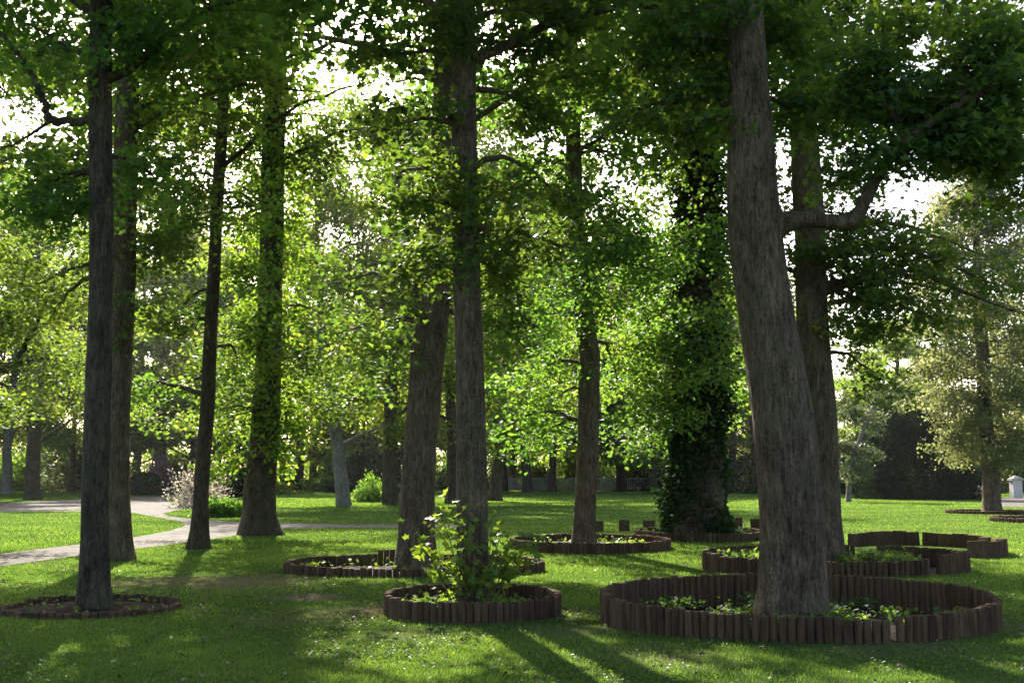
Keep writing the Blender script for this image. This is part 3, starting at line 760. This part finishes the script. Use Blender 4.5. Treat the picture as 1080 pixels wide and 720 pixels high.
# the individually recognisable ones
x, y = wd(33, 527); wild('tree', 'stout far tree on the grass beyond the upper path, left of the picture', x, y, 24, 201, rt=.55, low=0.144, rad=6.8, size=.28, nleaf=900, nl=22)
x, y = wd(6, 521); wild('tree', 'farther pale trunk beside the stout tree at the left edge', x, y, 25, 202, rt=.5, low=0.216, rad=6.5, mat='bark_pale', nl=22)
x, y = wd(75, 519); wild('tree', 'low-crowned far tree seen left of the slim front left trunk', x, y, 24, 203, rt=.3, low=0.101, rad=6.5, nl=24)
x, y = wd(363, 533); a_ = wild('tree', 'pale thin trunk leaning left, in front of the bright bush', x, y, 19, 204, rt=.42, low=0.173, rad=6.0, size=.24, lean=-.22, mat='bark_pale', nleaf=800, nl=22)
x, y = wd(411, 532); wild('tree', 'dark forked trunk beside the bright bush, left of the leaning forked trunk', x, y, 25, 205, rt=.5, low=0.180, rad=6.5, size=.26, nl=22)
x, y = wd(476, 531); wild('tree', 'dark narrow trunk showing between the two central trunks', x, y, 24, 206, rt=.4, low=0.158, rad=6.0, size=.26, nl=22)
x, y = wd(522, 528); wild('tree', 'leaning dark trunk just right of the central trunk, far across the lawn', x, y, 24, 207, rt=.45, low=0.158, rad=6.5, size=.28, lean=.12, nl=22)
x, y = wd(556, 519); wild('tree', 'small far tree tilting left in front of the pale railings', x, y, 26, 208, rt=.55, low=0.144, rad=7.8, size=.36, lean=-.12, nl=22)
x, y = wd(583, 519); wild('tree', 'straight far tree in front of the pale railings', x, y, 27, 209, rt=.45, low=0.144, rad=7.8, size=.36, nl=22)
x, y = wd(655, 518); wild('tree', 'dark far tree right of the curved slim trunk', x, y, 28, 210, rt=.6, low=0.101, rad=7.8, size=.36, nl=22)
x, y = wd(690, 520); wild('tree', 'low dense dark tree behind the left side of the ivy trunk', x, y, 17, 211, rt=.4, low=0.086, rad=6.5, size=.3, nl=24, leafmat='leaf')
x, y = wd(330, 515); wild('tree', 'pair-trunk far tree in the shade beyond the left lawn', x, y, 27, 212, rt=.6, low=0.173, rad=7.8, size=.38, nl=22)
x, y = wd(797, 519); wild('tree', 'far leafy tree between the ivy trunk and the thickest trunk', x, y, 24, 213, rt=.5, low=0.101, rad=7.2, size=.34, nl=22)
x, y = wd(230, 512); v1 = wild('tree', 'broad far tree behind the pale flowering shrub', x, y, 27, 214, rt=.6, low=0.108, rad=9.1, size=.42, nl=24)
x, y = wd(430, 512); v2 = wild('tree', 'tall far tree behind the leaning forked trunk', x, y, 28, 215, rt=.6, low=0.115, rad=8.5, size=.42, nl=24)
x, y = wd(620, 511); v3 = wild('tree', 'tall far tree behind the railings near the middle', x, y, 31, 216, rt=.6, low=0.086, rad=9.1, size=.45, nl=24)
x, y = wd(905, 512); v4 = wild('tree', 'far tree behind the weeping shrub at the right', x, y, 20, 217, rt=.5, low=0.086, rad=7.8, size=.42, nl=24)
rnd = random.Random(5)
vs = [v1, v2, v3, v4]
spots = [(-60, 118), (-42, 128), (-26, 135), (-34, 112), (-12, 140), (2, 142), (14, 138), (25, 130), (36, 140), (48, 132), (60, 138), (72, 128), (-74, 130), (-88, 122), (-50, 150), (-20, 155), (8, 158), (30, 156), (55, 154), (82, 145), (-70, 96), (-56, 88), (66, 112), (80, 104), (-3, 122)]
for i, (x, y) in enumerate(spots):
    sc = rnd.uniform(1.0, 1.25)
    if x > 34: sc *= .62
    copy_tree(vs[i % 4], (x + rnd.uniform(-2, 2), y, 0), rnd.uniform(0, 6.28), sc, 'one of the far woodland trees closing the view behind the lawn', 'far woodland trees')

# ------------------------------------------------------------------ shrubs, yew, cypress
def shrub(name, label, cat, x, y, rx, ry, h, n, size, mat, seed, stems=6, shell=.55, width=1.0, up=.3, core=False, lumps=.25, group=None):
    rng = np.random.default_rng(seed); rnd = random.Random(seed)
    root = empty(name, (x, y, 0), label, cat, group)
    mb = MB()
    for i in range(stems):
        a = rnd.uniform(0, 6.28); e = Vector((math.cos(a) * rx * .6, math.sin(a) * ry * .6, h * rnd.uniform(.5, .85)))
        mb.tube([Vector((math.cos(a) * .1, math.sin(a) * .1, -.05)), e * .5 + Vector((0, 0, h * .1)), e], [.05, .035, .012], k=6)
    link('stem', mb.mesh('stem', M['bark_dark']), root)
    d = rng.normal(size=(n, 3)); d[:, 2] = np.abs(d[:, 2]) * 1.0 - .12
    d /= np.linalg.norm(d, axis=1)[:, None]
    lump = np.array([1 + lumps * noise.noise(Vector((q[0] * 2.3 + seed, q[1] * 2.3, q[2] * 2.3))) + lumps * .5 * noise.noise(Vector((q[0] * 6 + seed, q[1] * 6, q[2] * 6))) for q in d])
    f = (shell + (1 - shell) * rng.random(n) ** .5) * lump
    pos = d * f[:, None] * np.array([rx, ry, h * .88]); pos[:, 2] = np.maximum(pos[:, 2] + .05, .04)
    ax = d + rng.normal(size=(n, 3)) * .6; ax[:, 2] += up
    me = leaves('foliage', pos, size * rng.uniform(.6, 1.2, n), M[mat], rng, OVAL, axis=ax, width=width)
    link('foliage', me, root)
    return root
def spx(px, py, w, hpx):
    g = G(px, py); k = g.y / ray(540, py).y / FPX
    return g.x, g.y, w * k / 2, hpx * k
x, y, rx, h = spx(968, 526, 112, 118)
shrub('yew_bush', 'large dark yew mound on the lawn at the right', 'bush', x, y, rx, rx * .9, h, 30000, .26, 'yew', 301, shell=.62, width=.55, up=.8, lumps=.42)
x, y, rx, h = spx(940, 520, 70, 120)
shrub('evergreen_tree', 'pointed blue-green evergreen behind the dark yew mound', 'tree', x, y, rx, rx, h * 1.2, 9000, .34, 'weep', 302, shell=.55, width=.5, up=.7)
x, y, rx, h = spx(152, 522, 44, 26)
shrub('clipped_bush', 'rounded dark green bush beyond the upper path at the left', 'bush', x, y, rx, rx * .7, h, 6000, .22, 'ivy', 303, shell=.75, lumps=.08)
x, y, rx, h = spx(168, 520, 30, 46)
shrub('pink_shrub', 'purple-pink blossoming shrub above the rounded dark bush', 'bush', x, y, rx, rx, h, 2500, .22, 'pink', 304, shell=.4)
x, y, rx, h = spx(211, 535, 58, 43)
shrub('flowering_shrub', 'pale cream flowering shrub behind the thin leaning trunk', 'bush', x, y, rx, rx * .8, h, 3000, .13, 'pale', 305, shell=.12, lumps=.95)
x, y, rx, h = spx(232, 545, 54, 20)
shrub('low_shrub', 'low spreading green shrub in front of the pale flowering shrub', 'bush', x, y, rx, rx * .6, h, 3000, .12, 'leaf', 306, shell=.3, lumps=.4)
x, y, rx, h = spx(258, 524, 36, 30)
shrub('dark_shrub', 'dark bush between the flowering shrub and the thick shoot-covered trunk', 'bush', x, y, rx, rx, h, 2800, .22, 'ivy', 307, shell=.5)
x, y, rx, h = spx(390, 529, 36, 26)
shrub('bright_shrub', 'sunlit yellow-green bush between the pale leaning trunk and the dark forked trunk', 'bush', x, y, rx, rx, h, 2600, .15, 'leaf', 308, shell=.25, lumps=.7)
x, y, rx, h = spx(350, 516, 50, 24)
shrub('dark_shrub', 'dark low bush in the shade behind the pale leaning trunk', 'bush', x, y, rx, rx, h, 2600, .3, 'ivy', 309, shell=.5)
x, y, rx, h = spx(1026, 526, 30, 15)
shrub('flowering_shrub', 'small pinkish flowering shrub left of the cypress foot', 'bush', x, y, rx, rx, h, 1600, .14, 'pale', 310, shell=.3, lumps=.4)
x, y, rx, h = spx(780, 520, 60, 40)
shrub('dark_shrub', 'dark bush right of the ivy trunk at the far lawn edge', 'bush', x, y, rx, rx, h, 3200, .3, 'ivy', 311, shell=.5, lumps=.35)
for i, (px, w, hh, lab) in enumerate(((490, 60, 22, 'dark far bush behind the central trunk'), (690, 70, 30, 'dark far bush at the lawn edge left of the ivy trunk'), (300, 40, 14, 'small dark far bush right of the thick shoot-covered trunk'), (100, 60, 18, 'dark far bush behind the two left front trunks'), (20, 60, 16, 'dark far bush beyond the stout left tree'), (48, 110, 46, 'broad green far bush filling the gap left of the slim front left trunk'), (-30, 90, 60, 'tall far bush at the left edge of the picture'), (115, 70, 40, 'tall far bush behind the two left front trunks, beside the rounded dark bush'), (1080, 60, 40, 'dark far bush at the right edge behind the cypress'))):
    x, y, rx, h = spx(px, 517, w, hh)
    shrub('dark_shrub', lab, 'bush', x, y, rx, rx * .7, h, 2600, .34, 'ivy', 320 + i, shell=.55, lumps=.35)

rnd = random.Random(12)
for i in range(50):
    yy = rnd.uniform(104, 150); xx = -82 + 164 * (i % 30 + rnd.random()) / 30
    if i >= 30: xx, yy = -95 + 190 * (i - 30 + rnd.random()) / 20, rnd.uniform(156, 174)
    r_ = rnd.uniform(3.0, 5.0)
    if i >= 30: r_ = rnd.uniform(5.5, 7.5)
    elif -4 < xx < 26: yy = rnd.uniform(137, 152)
    shrub('dark_shrub', 'one of the bushes of the thicket under the far woodland', 'bush', xx, yy, r_, r_ * .7, (rnd.uniform(7, 10.5) if i >= 30 else rnd.choice((2.0, 3.0, 4.2, 5.5)) * rnd.uniform(.85, 1.2)), 2600, rnd.uniform(.35, .55), rnd.choice(('leaf_far', 'leaf', 'leaf', 'ivy', 'leaf_far', 'weep')), 400 + i, shell=.45, lumps=.6, group='thicket bushes under the far woodland')

# weeping shrub with pale trunks right of the second right trunk
x, y = wd(897, 529)
path = [P(895, 530, y), P(896, 500, y), P(900, 480, y), P(912, 450, y), P(920, 430, y)]; path[0].z = -.1
t = Tree('weeping_tree', 'small weeping tree with a thin pale stem, left of the yew mound', 'tree', path, [.17, .15, .13, .10, .05], M['bark_pale'], 330, BG, k=10)
for px, py, dy in ((892, 470, 0), (912, 445, 1), (915, 478, 0), (902, 495, -1), (898, 435, 0)):
    t.reach(px, py, y + dy, 520, nsub=9, sublen=1.1, sig=.28, size=.2, droop=.3)
t.leaf(M['weep'], tilt=1.4)

# olive cypress at the right edge
x, y = wd(1046, 541)
path = [Vector((x, y, -.1)), Vector((x, y, 3)), Vector((x - .1, y, 9)), Vector((x + .1, y, 17.5))]
t = Tree('cypress_tree', 'feathery olive-brown cypress with drooping sprays at the right edge', 'tree', path, [.40, .34, .26, .04], M['bark'], 340, BG, k=14, flare=.3)
rnd = t.rnd
for i in range(60):
    z = 2.7 + 14.3 * (i / 60); a = i * 2.4
    R = float(np.interp(z, [2, 4.5, 7.5, 11, 17], [1.5, 2.0, 3.7, 3.3, .8])) * rnd.uniform(.6, 1.1)
    c, r = t.at_z(z); e = Vector((c.x + math.cos(a) * R, c.y + math.sin(a) * R, z - .16 * R + rnd.uniform(-.3, .3)))
    t.limb([c, c.lerp(e, .5) + Vector((0, 0, .12 * R)), e], .05, 560, nsub=9, sublen=1.1, sig=.26, size=.16)
t.leaf(M['cedar'], tilt=1.5)

# ------------------------------------------------------------------ sapling and bed plants
root = empty('sapling', (cx_ - .1, 12.95, 0), 'bright leafy suckers growing at the foot of the central trunk', 'shrub')
rng = np.random.default_rng(50); rnd = random.Random(50)
tips = [(440, 565), (452, 545), (468, 520), (462, 590), (480, 575), (490, 545), (505, 600), (530, 560), (555, 560), (545, 585), (470, 610), (515, 570), (500, 530), (530, 595), (455, 600), (485, 600), (575, 575), (520, 540), (560, 575), (550, 600), (565, 590), (540, 570), (570, 560), (445, 580), (495, 610), (475, 590), (430, 560), (510, 615), (480, 620), (525, 615), (462, 535)]
pp = []
b0 = Vector((cx_ - .1, 12.95, 0))
for i, (px, py) in enumerate(tips):
    e = P(px, py, 12.95 + rnd.uniform(-.45, .25)); 
    s0 = b0 + Vector((rnd.uniform(-.12, .3), rnd.uniform(-.15, .1), .05))
    e.z = max(e.z, .2)
    m1 = s0.lerp(e, .5) + Vector((0, 0, .12))
    path = catmull([s0, m1, e], 6)
    mb = MB(); mb.tube([p - b0 for p in path], [.009 - .006 * k / 12 for k in range(len(path))], k=5)
    link('stem', mb.mesh('stem', M['bark']), root)
    for k in range(rnd.randint(10, 16)):
        q, _ = along(path, .35 + .65 * rnd.random() ** .7 * .999)
        pp.append(tuple(q - b0 + Vector((rnd.gauss(0, .06), rnd.gauss(0, .06), rnd.gauss(0, .045)))))
pp = np.array(pp)
link('foliage', leaves('foliage', pp, rng.uniform(.06, .15, len(pp)), M['leaf_bright'], rng, LOBED, tilt=.8), root)

def bed_plants(label, cx, cy, rx, ry, n, size, hmax, seed, mat='leaf', zones=None):
    rng = np.random.default_rng(seed)
    k = 26; C = []
    while len(C) < k:
        a = rng.uniform(0, 6.28); f = math.sqrt(rng.uniform(.05, .92))
        C.append((rx * f * math.cos(a) * .93, ry * f * math.sin(a) * .93, rng.uniform(.5, 1)))
    C = np.array(C); i = rng.integers(0, k, n)
    p = np.zeros((n, 3)); p[:, :2] = C[i, :2] + rng.normal(0, .13, (n, 2))
    p[:, 2] = .07 + hmax * C[i, 2] * rng.random(n) ** 1.4
    m = (p[:, 0] / rx) ** 2 + (p[:, 1] / ry) ** 2 < .86
    p = p[m]
    o = link('ground_cover', leaves('ground_cover', p, size * rng.uniform(.5, 1.2, len(p)), M[mat], rng, LOBED if cy < 20 else OVAL, tilt=.7), None, (cx, cy, 0))
    tag(o, label, 'plants', kind='stuff')
bed_plants('low leafy seedlings in the large right bed', ax_, ay_, ar_, 1.52, 3400, .060, .12, 61)
bed_plants('low leafy plants in the notched bed behind the large right bed', bx_, by_, br_, 1.35, 3000, .10, .30, 62)
bed_plants('low leafy seedlings in the small central ring', cx_, cy_, cr_, .80, 900, .08, .16, 63, 'leaf_bright')
bed_plants('sparse dark plants in the ring round the leaning trunk', dx_, dy_, dr_, 1.25, 260, .09, .14, 64)
bed_plants('sparse plants in the ring round the curved slim trunk', ex_, ey_, er_, 2.0, 320, .10, .18, 65)
bed_plants('few weeds in the sunken left ring', fx_, fy_, fr_, .88, 70, .06, .06, 66)
bed_plants('low plants in the ring round the ivy trunk', hx_, hy_, hr_, 2.0, 600, .12, .22, 67)

# ------------------------------------------------------------------ far railings, gate post
fy = 132.0
root = empty('railing_fence', (P(610, 515, fy).x, fy, 0), 'pale railing fence far away behind the trunks in the middle', 'fence')
x0, x1 = P(520, 515, fy).x - root.location.x, P(730, 515, fy).x - root.location.x
for zz in (.35, 1.35):
    m_ = MB(); m_.box(x0, -.04, zz, x1, .04, zz + .12); link('rail', m_.mesh('rail', M['fence'], False), root)
pm = MB(); pm.box(-.09, -.09, -.1, .09, .09, 1.75)
pme = pm.mesh('post', M['fence'], False)
nb = int((x1 - x0) / 2.0)
for i in range(nb + 1): link('post', pme, root, (x0 + (x1 - x0) * i / nb, 0, 0))
pk = MB()
for i in range(int((x1 - x0) / .22)):
    xx = x0 + .11 + i * .22; pk.box(xx - .05, -.10, .12, xx + .05, -.042, 1.55)
link('paling', pk.mesh('paling', M['fence'], False), root)['kind'] = 'stuff'
g = G(1072, 525)
root = empty('gate_post', g, 'pale stone gate post at the far right beside the path', 'post')
m_ = MB(); m_.box(-.35, -.35, -.1, .35, .35, 1.35); link('shaft', m_.mesh('shaft', M['stone'], False), root)
m_ = MB(); m_.box(-.45, -.45, 1.35, .45, .45, 1.5); m_.add([Vector(c) for c in ((-.4, -.4, 1.5), (.4, -.4, 1.5), (.4, .4, 1.5), (-.4, .4, 1.5), (0, 0, 1.75))], [(0, 1, 4), (1, 2, 4), (2, 3, 4), (3, 0, 4)])
link('cap', m_.mesh('cap', M['stone'], False), root)

# ------------------------------------------------------------------ grass and litter
def scatter(n, y0, y1, rng, p=1.0):
    y = y0 + (y1 - y0) * rng.random(n) ** p
    x = (rng.random(n) * 2 - 1) * (y * .5 + 1.6)
    return x, y
def clear_of(x, y, pad=1.0):
    ok = np.ones(len(x), bool)
    for cx, cy, rx, ry in BEDS: ok &= ((x - cx) / (rx + .03)) ** 2 + ((y - cy) / (ry + .03)) ** 2 > pad
    for pl in PATHPOLY: ok &= ~inside(pl, x, y)
    return ok
rng = np.random.default_rng(77)
XY = []
for n, y0, y1, h, w in ((330000, 7.2, 14, .034, .0055), (280000, 14, 26, .038, .009), (170000, 26, 60, .045, .02), (170000, 60, 130, .06, .05)):
    x, y = scatter(n, y0, y1, rng, 1.15)
    ok = clear_of(x, y); x, y = x[ok], y[ok]
    XY.append((x, y, np.full(len(x), h), np.full(len(x), w)))
x = np.concatenate([q[0] for q in XY]); y = np.concatenate([q[1] for q in XY]); h = np.concatenate([q[2] for q in XY]); w = np.concatenate([q[3] for q in XY])
worn_ = np.sin(x * .9 + 1.3 * np.sin(y * .6)) * np.sin(y * .8 + np.sin(x * .7)) + .4 * np.sin(x * 3.1 + y * 2.3)
keep = rng.random(len(x)) > .85 * np.clip(worn_ - .3, 0, 1) * (y < 26)
for (px_, py_, r_, a_) in BARE:
    g_ = G(px_, py_); d_ = np.hypot(x - g_.x, y - g_.y) / r_
    keep &= rng.random(len(x)) > a_ * np.clip(1.35 - d_, 0, 1)
x, y, h, w = x[keep], y[keep], h[keep], w[keep]
n = len(x)
patch = np.sin(x * 1.1 + np.sin(y * .7)) * np.sin(y * 1.3 + x * .4)
tuft = (1 + .25 * patch + rng.normal(0, .22, n))
hh = h * np.clip(tuft, .35, 1.7)
ax = np.stack([rng.normal(0, .45, n), rng.normal(0, .45, n), np.ones(n)], 1); ax /= np.linalg.norm(ax, axis=1)[:, None]
bi = np.stack([rng.normal(size=n), rng.normal(size=n), np.zeros(n)], 1); bi /= np.linalg.norm(bi, axis=1)[:, None]
base = np.stack([x, y, np.full(n, -.002)], 1)
V = np.stack([base + bi * (w / 2)[:, None], base - bi * (w / 2)[:, None], base + ax * hh[:, None]], 1)
me = bpy.data.meshes.new('grass')
me.vertices.add(n * 3); me.vertices.foreach_set('co', V.astype(np.float32).ravel())
me.loops.add(n * 3); me.loops.foreach_set('vertex_index', np.arange(n * 3, dtype=np.int32))
me.polygons.add(n); me.polygons.foreach_set('loop_start', (np.arange(n) * 3).astype(np.int32)); me.update(calc_edges=True)
at = me.attributes.new('leafvar', 'FLOAT', 'POINT')
at.data.foreach_set('value', np.repeat(np.clip(.5 + .25 * patch + rng.normal(0, .25, n), 0, 1), 3).astype(np.float32))
me.materials.append(M['grass'])
tag(link('grass', me), 'short green grass blades of the lawn', 'grass', kind='stuff')
x, y = scatter(52000, 7.4, 17, rng, 1.2); ok = clear_of(x, y) & (np.sin(x * 1.9 + np.sin(y * 1.4)) * np.sin(y * 1.6 - x * .5) + rng.normal(0, .35, len(x)) > .35); x, y = x[ok], y[ok]
p = np.stack([x, y, rng.uniform(.015, .04, len(x))], 1)
tag(link('clover', leaves('clover', p, rng.uniform(.015, .034, len(p)), M['leaf'], rng, OVAL, tilt=.5, width=1.5)), 'small clover leaves in patches among the grass', 'clover', kind='stuff')
# fallen leaves
rt_ = random.Random(9); mb = MB(); k_ = 0
while k_ < 130:
    yy = 7.6 + 14 * rt_.random() ** 1.2; xx = (rt_.random() * 2 - 1) * (yy * .5 + 1)
    if not clear_of(np.array([xx]), np.array([yy]))[0]: continue
    a_ = rt_.uniform(0, 6.28); l_ = rt_.uniform(.06, .28); q = Vector((xx, yy, .022))
    p1 = q + Vector((math.cos(a_) * l_ * .5, math.sin(a_) * l_ * .5, .012)); p2 = q + Vector((math.cos(a_ + .3) * l_, math.sin(a_ + .3) * l_, rt_.uniform(0, .015)))
    mb.tube([q, p1, p2], [.0045, .0035, .002], k=5); k_ += 1
tag(link('fallen_twigs', mb.mesh('fallen_twigs', M['bark_dark'])), 'small dry twigs lying scattered in the grass', 'twigs', kind='stuff')
x, y = scatter(2200, 7.5, 24, rng, 1.2); ok = clear_of(x, y); x, y = x[ok], y[ok]
p = np.stack([x, y, np.full(len(x), .03)], 1)
tag(link('fallen_leaves', leaves('fallen_leaves', p, rng.uniform(.02, .06, len(p)), M['litter'], rng, OVAL, tilt=.35)), 'dry brown fallen leaves scattered over the lawn', 'leaves', kind='stuff')

# ------------------------------------------------------------------ the summer haze under the trees
m, nt, out = newmat('haze_air')
pv = N(nt, 'ShaderNodeVolumePrincipled'); pv.inputs['Color'].default_value = (.93, .96, 1, 1)
pv.inputs['Density'].default_value = HAZE; pv.inputs['Anisotropy'].default_value = .72
nt.links.new(pv.outputs[0], out.inputs['Volume'])
mb = MB(); mb.box(-425, -105, -1.0, 425, 705, 42)
hz = link('haze', mb.mesh('haze', m, False)); tag(hz, 'thin bright summer haze between the trees', 'haze', kind='stuff')
